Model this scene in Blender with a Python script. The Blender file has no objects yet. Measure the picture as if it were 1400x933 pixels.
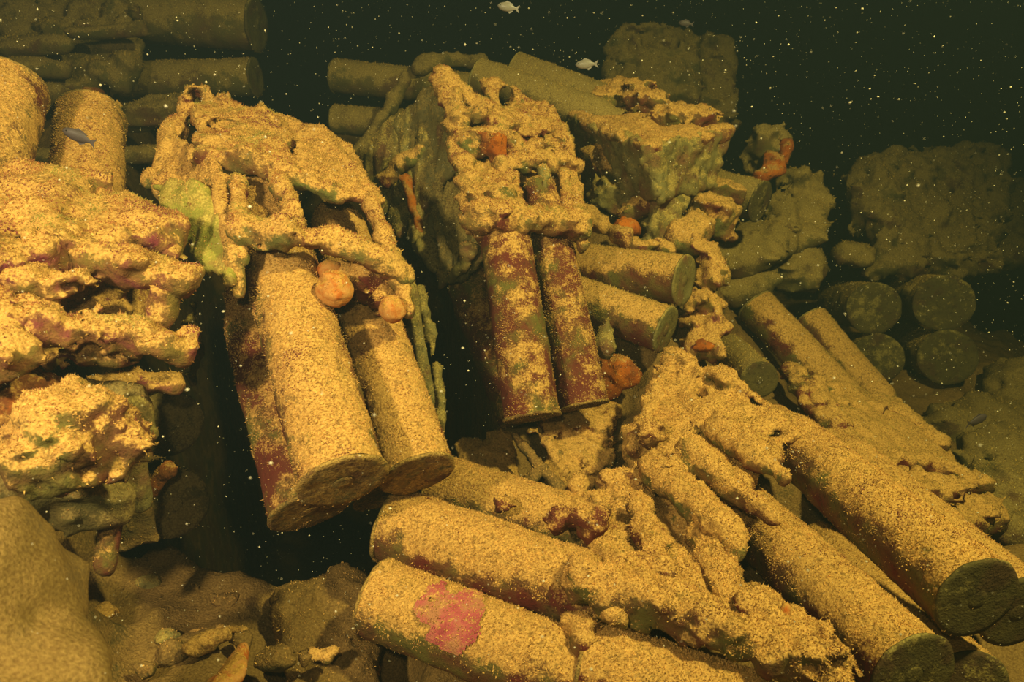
import bpy, math, random
import numpy as np
from mathutils import Vector

SC = bpy.context.scene
COL = SC.collection
# ------------------------------------------------------------------ camera
FPX = 933.3                                   # focal length for a 1400 px wide frame
PITCH = math.radians(25)
RIGHT = np.array((1.0, 0, 0))
FWD = np.array((0, math.cos(PITCH), -math.sin(PITCH)))
UP = np.array((0, math.sin(PITCH), math.cos(PITCH)))
cam_data = bpy.data.cameras.new('camera')
cam_data.lens = 24.0
cam_data.sensor_width = 36.0
cam_data.clip_start = 0.02
cam_data.clip_end = 60
cam_data.dof.use_dof = True
cam_data.dof.focus_distance = 1.25
cam_data.dof.aperture_fstop = 7.0
cam = bpy.data.objects.new('camera', cam_data)
cam.rotation_euler = (math.pi / 2 - PITCH, 0, 0)
COL.objects.link(cam)
SC.camera = cam
# ------------------------------------------------------------------ water / world
world = bpy.data.worlds.new('dark_water')
SC.world = world
world.use_nodes = True
nt = world.node_tree
nt.nodes['Background'].inputs['Color'].default_value = (0.012, 0.018, 0.014, 1)
nt.nodes['Background'].inputs['Strength'].default_value = 0.0
sca = nt.nodes.new('ShaderNodeVolumeScatter')
sca.inputs['Color'].default_value = (0.62, 0.95, 1.0, 1)
sca.inputs['Density'].default_value = 0.018
sca.inputs['Anisotropy'].default_value = 0.1
ab = nt.nodes.new('ShaderNodeVolumeAbsorption')
ab.inputs['Color'].default_value = (0.52, 0.58, 0.36, 1)
ab.inputs['Density'].default_value = 0.16
add = nt.nodes.new('ShaderNodeAddShader')
nt.links.new(sca.outputs[0], add.inputs[0])
nt.links.new(ab.outputs[0], add.inputs[1])
nt.links.new(add.outputs[0], nt.nodes['World Output'].inputs['Volume'])


# ------------------------------------------------------------------ the diver's strobes and an added fill lamp
def strobe(name, loc, aim, power, color, angle, blend=0.6, radius=0.05):
    l = bpy.data.lights.new(name, 'SPOT')
    l.energy = power
    l.color = color
    l.spot_size = math.radians(angle)
    l.spot_blend = blend
    l.shadow_soft_size = radius
    o = bpy.data.objects.new(name, l)
    o.location = loc
    o.rotation_euler = (Vector(aim) - Vector(loc)).to_track_quat('-Z', 'Y').to_euler()
    COL.objects.link(o)
    return o


strobe('strobe_lamp_left', (-0.72, -0.08, 0.34), (-0.72, 1.1, -0.48), 74, (1.0, 0.83, 0.52), 100, 0.8)
strobe('strobe_lamp_right', (0.92, 0.52, 0.98), (0.30, 1.35, -0.5), 165, (1.0, 0.90, 0.40), 125)
strobe('focus_lamp', (-0.06, -0.02, 0.13), (-0.1, 1.3, -0.6), 10, (1.0, 0.88, 0.62), 100, 0.9, 0.02)  # unseen weak fill, added to lift the shadow zones
SC.view_settings.view_transform = 'Standard'
SC.view_settings.look = 'None'
SC.view_settings.exposure = 0.22
SC.view_settings.gamma = 1.0
SC.cycles.use_denoising = True
SC.cycles.volume_bounces = 0
SC.cycles.max_bounces = 4
SC.cycles.diffuse_bounces = 2


# ------------------------------------------------------------------ helpers
def P(px, py, d):
    """The point d metres ahead of the lens seen at a pixel of the photograph."""
    return d * (FWD + (px - 700) / FPX * RIGHT + (466.5 - py) / FPX * UP)


def _hash(ix, iy, iz, seed):
    h = (ix.astype(np.int64) * 374761393 + iy.astype(np.int64) * 668265263 +
         iz.astype(np.int64) * 2147483647 + seed * 1274126177) & 0xFFFFFFFF
    h = ((h ^ (h >> 13)) * 1274126177) & 0xFFFFFFFF
    h = h ^ (h >> 16)
    return (h & 0xFFFF) / 32767.5 - 1.0


def vnoise(p, seed=0):
    i = np.floor(p).astype(np.int64)
    f = p - i
    f = f * f * (3 - 2 * f)
    r = 0
    for dx in (0, 1):
        wx = f[..., 0] if dx else 1 - f[..., 0]
        for dy in (0, 1):
            wy = f[..., 1] if dy else 1 - f[..., 1]
            for dz in (0, 1):
                wz = f[..., 2] if dz else 1 - f[..., 2]
                r = r + wx * wy * wz * _hash(i[..., 0] + dx, i[..., 1] + dy, i[..., 2] + dz, seed)
    return r


def fbm(p, seed=0, octv=3, gain=0.5):
    a, s, r = 1.0, 1.0, 0
    for k in range(octv):
        r = r + a * vnoise(p * s + 17.3 * k, seed + k)
        a *= gain
        s *= 2.03
    return r


def unit(v):
    v = np.asarray(v, float)
    return v / max(np.linalg.norm(v), 1e-9)


# ---- shapes for lumpy overgrown pieces: signed distances joined softly, skinned by surface nets
def cap(a, b, ra, rb=None):
    a, b = np.asarray(a, float), np.asarray(b, float)
    rb = ra if rb is None else rb
    m = max(ra, rb)

    def f(p):
        ba = b - a
        t = np.clip(((p - a) @ ba) / (ba @ ba + 1e-12), 0, 1)
        return np.linalg.norm(p - a - t[..., None] * ba, axis=-1) - (ra + (rb - ra) * t)
    return f, np.minimum(a, b) - m, np.maximum(a, b) + m


def ell(c, r, ax=None):
    c, r = np.asarray(c, float), np.asarray(r, float) * np.ones(3)
    A = np.eye(3) if ax is None else np.asarray(ax)
    m = r.max()

    def f(p):
        q = (p - c) @ A.T
        k = np.linalg.norm(q / r, axis=-1)
        return (k - 1) * r.min()
    return f, c - m, c + m


def box(c, half, ax=None, rnd=0.006):
    c, half = np.asarray(c, float), np.asarray(half, float)
    A = np.eye(3) if ax is None else np.asarray(ax)
    m = np.linalg.norm(half)

    def f(p):
        q = np.abs((p - c) @ A.T) - half + rnd
        return np.linalg.norm(np.maximum(q, 0), axis=-1) + np.minimum(q.max(-1), 0) - rnd
    return f, c - m, c + m


def tri(a, b, c, th):
    a, b, c = [np.asarray(v, float) for v in (a, b, c)]

    def f(p):
        ba, cb, ac = b - a, c - b, a - c
        n = np.cross(ba, ac)
        pa, pb, pc = p - a, p - b, p - c
        s = (np.sign(pa @ np.cross(ba, n)) + np.sign(pb @ np.cross(cb, n)) + np.sign(pc @ np.cross(ac, n))) < 2

        def e(u, v):
            t = np.clip((v @ u) / (u @ u), 0, 1)
            w = u * t[..., None] - v
            return (w * w).sum(-1)
        edge = np.minimum(np.minimum(e(ba, pa), e(cb, pb)), e(ac, pc))
        face = (pa @ n) ** 2 / (n @ n)
        return np.sqrt(np.where(s, edge, face)) - th
    return f, np.minimum(np.minimum(a, b), c) - th, np.maximum(np.maximum(a, b), c) + th


def quad(a, b, c, d, th):
    f1, l1, h1 = tri(a, b, c, th)
    f2, l2, h2 = tri(a, c, d, th)
    return (lambda p: np.minimum(f1(p), f2(p))), np.minimum(l1, l2), np.maximum(h1, h2)


def skin(prims, vox, amp=0.008, freq=28, seed=1, cut=(), k=0.012, grain=None, rot=0.0, rotf=14):
    """Surface-nets mesh of softly joined prims. cut: prims taken away. rot: how readily the piece is eaten through."""
    lo = np.min([q[1] for q in prims], 0) - amp * 1.6 - 2 * vox
    hi = np.max([q[2] for q in prims], 0) + amp * 1.6 + 2 * vox
    n = np.ceil((hi - lo) / vox).astype(int) + 1
    g = np.stack(np.meshgrid(*[lo[i] + vox * np.arange(n[i]) for i in range(3)], indexing='ij'), -1)
    f = None
    for q in prims:
        v = q[0](g)
        if f is None:
            f = v
        else:
            h = np.clip(0.5 + 0.5 * (f - v) / k, 0, 1)
            f = f * (1 - h) + v * h - k * h * (1 - h)
    near = np.abs(f) < amp * 1.9 + 2.5 * vox + (0.03 if rot else 0)
    p = g[near]
    q = p.copy()
    if grain is not None:
        gd = unit(grain)
        q = q - 0.82 * (q @ gd)[:, None] * gd
    v = f[near] + amp * 0.9 * fbm(q * freq, seed, 3, 0.66)
    if rot:
        e = fbm(q * rotf, seed + 50, 2)
        v = np.maximum(v, (rot - 0.55 + e * 0.9) * 0.05)
    f[near] = v
    for c in cut:
        f = np.maximum(f, -c[0](g))
    return nets(f, lo, vox)


def nets(f, lo, vox):
    s = f < 0
    n = np.array(f.shape)
    c = n - 1
    pos = np.zeros(tuple(c) + (3,))
    cnt = np.zeros(tuple(c))
    sl = lambda o, ax=None: tuple(slice(o[i], o[i] + c[i]) for i in range(3))
    for ax in range(3):
        o1, o2 = [i for i in range(3) if i != ax]
        for u in (0, 1):
            for w in (0, 1):
                a = [0, 0, 0]
                a[o1], a[o2] = u, w
                b = list(a)
                b[ax] = 1
                fa, fb = f[sl(a)], f[sl(b)]
                m = (fa < 0) != (fb < 0)
                t = np.where(m, fa / np.where(m, fa - fb, 1), 0)
                for i in range(3):
                    pos[..., i] += np.where(m, a[i] + (t if i == ax else 0), 0)
                cnt += m
    act = cnt > 0
    idx = -np.ones(tuple(c), int)
    idx[act] = np.arange(act.sum())
    cell = np.stack(np.nonzero(act), -1)
    V = lo + vox * (cell + pos[act] / cnt[act][:, None])
    quads = []
    for ax in range(3):
        o1, o2 = (ax + 1) % 3, (ax + 2) % 3
        r = [slice(1, n[i] - 1) for i in range(3)]
        r[ax] = slice(0, n[ax] - 1)
        r2 = list(r)
        r2[ax] = slice(1, n[ax])
        A, B = s[tuple(r)], s[tuple(r2)]
        e = np.stack(np.nonzero(A != B), -1) + [r[i].start for i in range(3)]
        if not len(e):
            continue
        d1, d2 = np.zeros(3, int), np.zeros(3, int)
        d1[o1], d2[o2] = 1, 1
        g = lambda q: idx[q[:, 0], q[:, 1], q[:, 2]]
        Q = np.stack([g(e - d1 - d2), g(e - d2), g(e), g(e - d1)], -1)
        inside = s[e[:, 0], e[:, 1], e[:, 2]]
        Q[~inside] = Q[~inside][:, ::-1]
        quads.append(Q)
    return V, np.concatenate(quads)


DENS = 3.6


# ---- encrusting turf: short leaning spikes that stand on a surface
def turf(V, F, density, size, seed=0, up=0.5, lay=0.0):
    rng = np.random.default_rng(seed)
    a, b, c, d = [V[F[:, i]] for i in range(4)]
    nn = np.cross(c - a, d - b)
    A = 0.5 * np.linalg.norm(nn, axis=1)
    N = nn / (2 * A[:, None] + 1e-12)
    ctr = (a + b + c + d) / 4
    view = -ctr / np.linalg.norm(ctr, axis=1)[:, None]
    w = A * np.clip(-0.36 + (1.1 + up) * N[:, 2] + 0.65 * fbm(ctr * 14, 77, 2) + 0.55 * fbm(ctr * 50, 78, 2) + lay, 0.03, 1.1)
    w = w * ((N * view).sum(1) > -0.3)
    density, size = density * DENS, size * 0.74
    n = int(density * w.sum())
    if n < 1:
        return None
    pick = rng.choice(len(F), n, p=w / w.sum())
    u, v = rng.random((2, n, 1))
    base = (a[pick] * (1 - u) + b[pick] * u) * (1 - v) + (d[pick] * (1 - u) + c[pick] * u) * v
    nrm = N[pick]
    dirn = nrm * 0.75 + rng.normal(0, 0.55, (n, 3)) + np.array((0, 0, 0.15))
    dirn /= np.linalg.norm(dirn, axis=1)[:, None]
    L = size * rng.uniform(0.55, 1.35, (n, 1)) * np.where(rng.random((n, 1)) < 0.05, 1.8, 1)
    R = size * rng.uniform(0.17, 0.42, (n, 1))
    t1 = np.cross(dirn, rng.normal(size=(n, 3)))
    t1 /= np.linalg.norm(t1, axis=1)[:, None] + 1e-9
    t2 = np.cross(dirn, t1)
    base = base - nrm * size * 0.15
    P0 = base + R * t1
    P1 = base + R * (-0.5 * t1 + 0.866 * t2)
    P2 = base + R * (-0.5 * t1 - 0.866 * t2)
    P3 = base + L * dirn
    TV = np.stack([P0, P1, P2, P3], 1).reshape(-1, 3)
    i = 4 * np.arange(n)[:, None]
    TF = np.concatenate([i + [0, 1, 3], i + [1, 2, 3], i + [2, 0, 3]])
    tint = np.repeat(rng.uniform(0.72, 1.18, n) * (1 + 0.22 * fbm(base * 70, 79, 2)), 4)
    return TV, TF, tint


def mesh_data(name, V, polys, mats, tint=None):
    """polys: list of (array of equal-sized faces, material index, smooth)."""
    me = bpy.data.meshes.new(name)
    me.vertices.add(len(V))
    me.vertices.foreach_set('co', np.asarray(V, np.float32).ravel())
    nl = sum(p[0].size for p in polys)
    nf = sum(len(p[0]) for p in polys)
    me.loops.add(nl)
    me.loops.foreach_set('vertex_index', np.concatenate([p[0].ravel() for p in polys]).astype(np.int32))
    me.polygons.add(nf)
    tot = np.concatenate([np.full(len(p[0]), p[0].shape[1]) for p in polys])
    me.polygons.foreach_set('loop_start', (np.cumsum(tot) - tot).astype(np.int32))
    me.polygons.foreach_set('loop_total', tot.astype(np.int32))
    for m in mats:
        me.materials.append(m)
    me.polygons.foreach_set('material_index', np.concatenate([np.full(len(p[0]), p[1]) for p in polys]).astype(np.int32))
    me.polygons.foreach_set('use_smooth', np.concatenate([np.full(len(p[0]), p[2]) for p in polys]))
    at = me.attributes.new('tint', 'FLOAT', 'POINT')
    at.data.foreach_set('value', (np.ones(len(V)) if tint is None else tint).astype(np.float32))
    me.update(calc_edges=True)
    return me


GROUND = []          # points the floor has to stay under
TRIS = [0]


class Thing:
    def __init__(self, name, label, cat, group=None):
        self.name, self.label, self.cat, self.group = name, label, cat, group
        self.parts = []

    def part(self, name, V, F, mat, tmat=None, dens=0, size=0.005, up=0.5, lay=0.0, parent=None, label=None, smooth=True):
        self.parts.append(dict(name=name, V=V, F=F, mat=mat, tmat=tmat, dens=dens, size=size, up=up, lay=lay,
                               parent=parent, label=label, smooth=smooth))
        return len(self.parts) - 1

    def build(self, ground=True):
        allv = np.concatenate([p['V'] for p in self.parts])
        org = np.array([allv[:, 0].mean(), allv[:, 1].mean(), allv[:, 2].min()])
        if ground:
            GROUND.append(allv)
        single = len(self.parts) == 1
        root = None
        if not single:
            root = bpy.data.objects.new(self.name, None)
            root.empty_display_size = 0.03
            root.location = org
            COL.objects.link(root)
        made = []
        for i, p in enumerate(self.parts):
            V, F = p['V'] - org, p['F']
            polys, mats, tint = [(F, 0, p['smooth'])], [p['mat']], np.ones(len(V))
            if p['dens']:
                t = turf(p['V'], F if F.shape[1] == 4 else F[:, [0, 1, 2, 2]], p['dens'], p['size'], len(TRIS) * 31 + i, p['up'], p['lay'])
                if t:
                    polys.append((t[1] + len(V), 1, False))
                    mats.append(p['tmat'] or p['mat'])
                    V = np.concatenate([V, t[0] - org])
                    tint = np.concatenate([tint, t[2]])
            TRIS.append(sum(len(q[0]) * (q[0].shape[1] - 2) for q in polys))
            o = bpy.data.objects.new(self.name if single else p['name'], mesh_data(p['name'], V, polys, mats, tint))
            COL.objects.link(o)
            made.append(o)
            if single:
                root = o
                o.location = org
            else:
                o.parent = made[p['parent']] if p['parent'] is not None else root
            if p['label']:
                o['label'] = p['label']
        root['label'] = self.label
        root['category'] = self.cat
        if self.group:
            root['group'] = self.group
        return root


# ------------------------------------------------------------------ materials
def N(t, kind, **kw):
    n = t.nodes.new(kind)
    for k, v in kw.items():
        if k in n.inputs:
            n.inputs[k].default_value = v
        else:
            setattr(n, k, v)
    return n


def crust(name, silt, under, bias=0.0, upw=0.9, patch=13.0, bump=0.5, spots=0.0, nvar=1.6, gloss=0.03):
    """Silt and algae lying on the upward faces over a patchy under-crust (three colours)."""
    m = bpy.data.materials.new(name)
    m.use_nodes = True
    t = m.node_tree
    L = t.links.new
    bs = t.nodes['Principled BSDF']
    bs.inputs['Roughness'].default_value = 0.9
    bs.inputs['Specular IOR Level'].default_value = gloss
    geo = N(t, 'ShaderNodeNewGeometry')
    pos = geo.outputs['Position']

    def noise(scale, detail=4.0, rough=0.6):
        n = N(t, 'ShaderNodeTexNoise')
        n.inputs['Scale'].default_value = scale
        n.inputs['Detail'].default_value = detail
        n.inputs['Roughness'].default_value = rough
        L(pos, n.inputs['Vector'])
        return n.outputs[0]
    n1, n2, n3, n4 = noise(patch), noise(patch * 2.7), noise(260.0, 2.0), noise(patch * 0.55, 3.0)
    ramp = N(t, 'ShaderNodeValToRGB')
    e = ramp.color_ramp.elements
    e[0].position, e[0].color = 0.36, (*under[0], 1)
    e[1].position, e[1].color = 0.62, (*under[2], 1)
    x = e.new(0.49)
    x.color = (*under[1], 1)
    L(n1, ramp.inputs[0])
    sep = N(t, 'ShaderNodeSeparateXYZ')
    L(geo.outputs['Normal'], sep.inputs[0])

    def math_(op, a, b, clamp=False):
        q = N(t, 'ShaderNodeMath', operation=op, use_clamp=clamp)
        for i, v in enumerate((a, b)):
            if isinstance(v, (int, float)):
                q.inputs[i].default_value = v
            else:
                L(v, q.inputs[i])
        return q.outputs[0]
    s = math_('ADD', math_('MULTIPLY', sep.outputs[2], upw), bias)
    s = math_('ADD', s, math_('MULTIPLY', math_('SUBTRACT', n2, 0.5), nvar * 1.6))
    s = math_('ADD', s, math_('MULTIPLY', math_('SUBTRACT', n4, 0.5), nvar * 1.2))
    s = math_('ADD', s, math_('MULTIPLY', math_('SUBTRACT', n3, 0.5), 1.1))
    s = math_('MULTIPLY', s, 2.2, True)
    gold = N(t, 'ShaderNodeMixRGB', blend_type='MIX')
    gold.inputs[1].default_value = (silt[0] * 0.62, silt[1] * 0.55, silt[2] * 0.5, 1)
    gold.inputs[2].default_value = (min(1, silt[0] * 1.2), min(1, silt[1] * 1.18), silt[2] * 1.1, 1)
    L(math_('MULTIPLY', math_('SUBTRACT', n3, 0.3), 2.4, True), gold.inputs[0])
    mix = N(t, 'ShaderNodeMixRGB')
    L(s, mix.inputs[0])
    L(ramp.outputs[0], mix.inputs[1])
    L(gold.outputs[0], mix.inputs[2])
    out = mix.outputs[0]
    if spots:
        n5 = noise(90.0, 3.0)
        dk = N(t, 'ShaderNodeMixRGB')
        L(math_('MULTIPLY', math_('MULTIPLY', math_('SUBTRACT', n5, 0.56), 9.0, True), spots), dk.inputs[0])
        L(out, dk.inputs[1])
        dk.inputs[2].default_value = (0.03, 0.022, 0.012, 1)
        out = dk.outputs[0]
    att = N(t, 'ShaderNodeAttribute', attribute_name='tint')
    mul = N(t, 'ShaderNodeMixRGB', blend_type='MULTIPLY')
    mul.inputs[0].default_value = 1.0
    L(out, mul.inputs[1])
    L(att.outputs['Fac'], mul.inputs[2])
    L(mul.outputs[0], bs.inputs['Base Color'])
    if bump:
        b = N(t, 'ShaderNodeBump')
        b.inputs['Strength'].default_value = bump
        b.inputs['Distance'].default_value = 0.006
        L(math_('ADD', noise(120.0, 4.0, 0.7), math_('MULTIPLY', n3, 0.6)), b.inputs['Height'])
        L(b.outputs[0], bs.inputs['Normal'])
    return m


GOLD = (0.66, 0.39, 0.105)
MAROON, OLIVE, BROWN = (0.15, 0.035, 0.022), (0.16, 0.135, 0.03), (0.17, 0.085, 0.03)
M = {
    'gold': crust('silted_brass', GOLD, (MAROON, BROWN, OLIVE), -0.55, 1.9, spots=0.5),
    'gold_all': crust('fully_silted_brass', GOLD, (MAROON, BROWN, OLIVE), 0.25, 0.8, spots=0.4),
    'maroon': crust('coralline_brass', GOLD, (MAROON, (0.16, 0.05, 0.025), OLIVE), -0.35, 0.7, spots=0.35, nvar=1.9),
    'pink': crust('pink_coralline_brass', GOLD, ((0.36, 0.07, 0.07), (0.48, 0.11, 0.10), (0.46, 0.20, 0.09)), -0.75, 0.5, patch=22.0),
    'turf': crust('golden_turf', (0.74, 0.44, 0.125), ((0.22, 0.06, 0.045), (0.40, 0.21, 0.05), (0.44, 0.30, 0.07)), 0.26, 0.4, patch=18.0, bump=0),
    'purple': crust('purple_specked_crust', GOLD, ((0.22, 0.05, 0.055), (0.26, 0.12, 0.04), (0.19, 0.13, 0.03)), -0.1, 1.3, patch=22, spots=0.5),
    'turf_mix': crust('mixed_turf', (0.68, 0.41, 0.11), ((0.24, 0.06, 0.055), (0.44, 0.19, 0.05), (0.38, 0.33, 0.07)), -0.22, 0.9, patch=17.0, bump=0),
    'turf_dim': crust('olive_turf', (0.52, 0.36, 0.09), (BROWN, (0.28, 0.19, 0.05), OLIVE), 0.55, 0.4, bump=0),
    'wood': crust('overgrown_wood', GOLD, (MAROON, (0.26, 0.14, 0.04), (0.17, 0.16, 0.04)), 0.1, 0.9, spots=0.5),
    'green': crust('green_algae_wood', (0.55, 0.42, 0.10), ((0.26, 0.22, 0.04), (0.34, 0.315, 0.05), (0.30, 0.19, 0.05)), -0.45, 0.9),
    'olive': crust('olive_algae_wood', (0.42, 0.32, 0.09), ((0.20, 0.10, 0.04), (0.20, 0.155, 0.045), (0.25, 0.21, 0.07)), -0.25, 0.9, spots=0.5),
    'rust': crust('orange_rust', (0.50, 0.28, 0.07), ((0.52, 0.15, 0.012), (0.38, 0.10, 0.012), (0.20, 0.07, 0.02)), -0.45, 0.7, spots=0.6, gloss=0.1),
    'far': crust('far_crust', (0.30, 0.22, 0.07), ((0.13, 0.065, 0.03), (0.14, 0.10, 0.03), (0.12, 0.10, 0.03)), 0.05, 0.9, patch=7, spots=0.4),  # crust colour lowered to imitate the weak light on far things
    'far_brass': crust('far_silted_brass', (0.36, 0.265, 0.08), ((0.15, 0.085, 0.035), (0.16, 0.115, 0.035), (0.14, 0.115, 0.035)), 0.15, 0.9, patch=7),  # darker copy of silted brass, dim light put into the colour
    'base': crust('crusted_case_base', (0.46, 0.30, 0.08), ((0.17, 0.08, 0.03), (0.26, 0.16, 0.05), (0.22, 0.17, 0.05)), 0.25, 0.2, patch=30, spots=0.6, bump=0.9),
    'disc': crust('algae_case_base', (0.34, 0.27, 0.08), ((0.10, 0.06, 0.025), (0.10, 0.078, 0.025), (0.13, 0.10, 0.03)), -0.35, 0.6, spots=0.5),  # algae tones darkened further to stand in for shade on the bases
    'floor': crust('silt_floor', (0.29, 0.18, 0.055), ((0.13, 0.065, 0.025), (0.16, 0.10, 0.03), (0.11, 0.09, 0.03)), 0.1, 0.8, patch=6, spots=0.3, bump=0.7),
    'drift': crust('golden_silt', (0.26, 0.165, 0.05), ((0.17, 0.10, 0.03), (0.20, 0.125, 0.04), (0.17, 0.11, 0.04)), 0.4, 0.4, patch=9, bump=0.5),
    'squirt': crust('orange_tunic', (0.56, 0.31, 0.06), ((0.62, 0.24, 0.04), (0.60, 0.30, 0.08), (0.5, 0.14, 0.02)), -0.35, 0.6, patch=30, bump=0.3, gloss=0.08),
}


def plain(name, col, rough=0.6, spec=0.4):
    m = bpy.data.materials.new(name)
    m.use_nodes = True
    t = m.node_tree
    b = t.nodes['Principled BSDF']
    n = t.nodes.new('ShaderNodeTexNoise')
    n.inputs['Scale'].default_value = 60
    g = t.nodes.new('ShaderNodeNewGeometry')
    t.links.new(g.outputs['Position'], n.inputs['Vector'])
    r = t.nodes.new('ShaderNodeValToRGB')
    r.color_ramp.elements[0].color = (*[c * 0.7 for c in col], 1)
    r.color_ramp.elements[1].color = (*[min(1, c * 1.25) for c in col], 1)
    t.links.new(n.outputs[0], r.inputs[0])
    t.links.new(r.outputs[0], b.inputs['Base Color'])
    b.inputs['Roughness'].default_value = rough
    b.inputs['Specular IOR Level'].default_value = spec
    return m


M['fish'] = plain('fish_skin', (0.10, 0.075, 0.07), 0.5, 0.3)
M['fish_pale'] = plain('pale_fish_skin', (0.30, 0.26, 0.20), 0.35, 0.5)
M['eye'] = plain('fish_eye', (0.01, 0.01, 0.01), 0.2, 0.6)
M['snow'] = plain('drifting_particle', (0.78, 0.68, 0.42), 0.9, 0.1)


# ------------------------------------------------------------------ shell casings
def lathe(p0, ax, prof, nseg, amp=0.0, freq=30, seed=0, closed=False, grow=0.0):
    ax = unit(ax)
    e1 = unit(np.cross(ax, (0.31, 0.22, 0.93)))
    e2 = np.cross(ax, e1)
    th = np.linspace(0, 2 * np.pi, nseg, endpoint=False)
    rad = np.cos(th)[:, None] * e1 + np.sin(th)[:, None] * e2
    t = np.array([q[0] for q in prof])
    r = np.array([q[1] for q in prof])
    V = p0 + t[:, None, None] * ax + r[:, None, None] * rad[None]
    if amp:
        d = amp * fbm(V * freq, seed, 3) + grow * np.clip(rad[None, :, 2], 0, 1)
        k = np.clip(r / r.max(), 0, 1)[:, None]
        V = V + (d * k)[..., None] * rad[None]
        V = V + (amp * 0.8 * fbm(V * freq * 1.3, seed + 9, 2))[..., None] * ax * np.where(np.gradient(t) < 1e-4, 1, 0.0)[:, None, None]
    nl = len(prof)
    i, j = np.meshgrid(np.arange(nl - 1), np.arange(nseg), indexing='ij')
    a = i * nseg + j
    b = i * nseg + (j + 1) % nseg
    F = np.stack([a, b, b + nseg, a + nseg], -1).reshape(-1, 4)
    return V.reshape(-1, 3), F


def dense(prof, step):
    out = [prof[0]]
    for a, b in zip(prof[:-1], prof[1:]):
        n = max(1, int(math.hypot(b[0] - a[0], b[1] - a[1]) / step))
        for q in range(1, n + 1):
            out.append((a[0] + (b[0] - a[0]) * q / n, a[1] + (b[1] - a[1]) * q / n))
    return out


def casing(label, base, neck, D=0.127, body='gold', tm='turf', dens=38000, size=0.0045, amp=0.0022, step=0.006, seg=72,
           group='spent shell casings', shoulder=0.84, neckr=0.72, up=0.5, lay=0.0, base_mat=None, taper=0.93, grow=0.002, extra=None):
    p0, p1 = np.asarray(base, float), np.asarray(neck, float)
    Ln = np.linalg.norm(p1 - p0)
    ax = (p1 - p0) / Ln
    R = D / 2
    seed = int(abs(p0[0] * 991 + p0[1] * 577 + p0[2] * 313) * 10) % 9973
    T = Thing('shell_casing', label, 'shell casing', group)
    fl = R * 0.085
    s = shoulder * Ln
    prof = [(fl * 0.9, R * 0.985), (s, R * taper), (s + 0.05 * Ln, R * (taper + neckr) / 2)]
    k = dict(amp=amp, seed=seed, grow=grow)
    V, F = lathe(p0, ax, dense(prof, step), seg, **k)
    T.part('case_body', V, F, M[body], M[tm], dens, size, up, lay)
    prof = [(s + 0.05 * Ln, R * (taper + neckr) / 2), (s + 0.09 * Ln, R * neckr), (Ln, R * neckr * 0.97), (Ln, R * neckr * 0.88), (s + 0.1 * Ln, R * neckr * 0.86)]
    V, F = lathe(p0, ax, dense(prof, step), seg, **k)
    T.part('case_neck', V, F, M[body], M[tm], dens, size, up, lay)
    prof = [(fl, R * 0.97), (fl, R * 1.03), (fl * 0.5, R * 1.045), (0, R * 1.03), (0, R * 0.9), (-0.0004, R * 0.24)]
    V, F = lathe(p0, ax, dense(prof, step), seg, amp=amp * 0.8, seed=seed + 3)
    T.part('base_rim', V, F, M[base_mat or 'base'], M[tm], dens * 0.8, size, up, lay)
    prof = [(-0.0004, R * 0.24), (-0.001, R * 0.23), (-0.001, R * 0.001)]
    V, F = lathe(p0, ax, dense(prof, step), seg // 2)
    T.part('primer', V, F, M[base_mat or 'base'], M[tm], dens * 0.5, size, up, lay, parent=2)
    if extra:
        extra(T, p0, ax, R)
    return T.build()


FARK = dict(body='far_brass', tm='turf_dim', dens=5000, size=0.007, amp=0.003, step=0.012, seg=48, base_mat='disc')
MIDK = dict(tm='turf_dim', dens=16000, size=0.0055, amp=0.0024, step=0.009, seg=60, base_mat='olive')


def squirts(T, p0, ax, R):
    for c, r in (((458, 396, 1.12), 0.029), ((536, 424, 1.15), 0.022), ((450, 372, 1.18), 0.02)):
        p = P(*c)
        V, F = skin([ell(p, (r, r, r * 1.1))], 0.004, 0.0035, 50, 5)
        T.part('sea_squirt', V, F, M['squirt'], M['turf'], 16000, 0.004, label='round orange sea squirt grown on the case')
    for c, r in (((500, 385, 1.20), 0.040), ((520, 405, 1.20), 0.030), ((475, 380, 1.19), 0.026)):
        V, F = skin([ell(P(*c), r)], 0.006, 0.010, 40, 6)
        T.part('crust_lump', V, F, M['gold'], M['turf'], 40000, 0.005)


# crate on the left of the middle: four casings
casing('large golden casing at the front of the left crate, in full light', P(470, 660, 0.97), P(356, 265, 1.33), 0.127, dens=48000, shoulder=0.94, taper=0.99)
casing('golden casing with orange round sea squirts on its neck, held in the left crate', P(572, 650, 1.12), P(458, 300, 1.45), 0.122, dens=46000, extra=squirts, shoulder=0.93, taper=0.97)
casing('maroon-sided casing tucked under the large golden one, lowest over the dark hole', P(424, 700, 1.085), P(340, 400, 1.30), 0.127, body='maroon', dens=42000)
casing('mostly hidden casing whose rim peeps out below two golden casings of the left crate', P(530, 678, 1.235), P(445, 410, 1.42), 0.122, dens=20000)
# centre crate
casing('maroon casing with golden turf bands, front left of the centre crate pair', P(728, 572, 1.46), P(682, 268, 1.58), 0.123, body='maroon', dens=30000)
casing('reddish brown slimmer casing at right of the maroon one under the centre crate', P(799, 556, 1.56), P(735, 250, 1.68), 0.112, body='maroon', dens=34000)
casing('dim casing in shadow behind and left of the maroon casing under the centre crate', P(716, 575, 1.64), P(630, 360, 1.74), 0.125, body='maroon', dens=16000)
# right-hand pair pointing right
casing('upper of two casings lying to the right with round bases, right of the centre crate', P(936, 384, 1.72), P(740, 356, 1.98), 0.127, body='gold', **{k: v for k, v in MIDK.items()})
casing('lower of two casings lying to the right with round bases, right of the centre crate', P(911, 452, 1.66), P(730, 388, 1.86), 0.118, body='gold', **{k: v for k, v in MIDK.items()})
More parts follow.
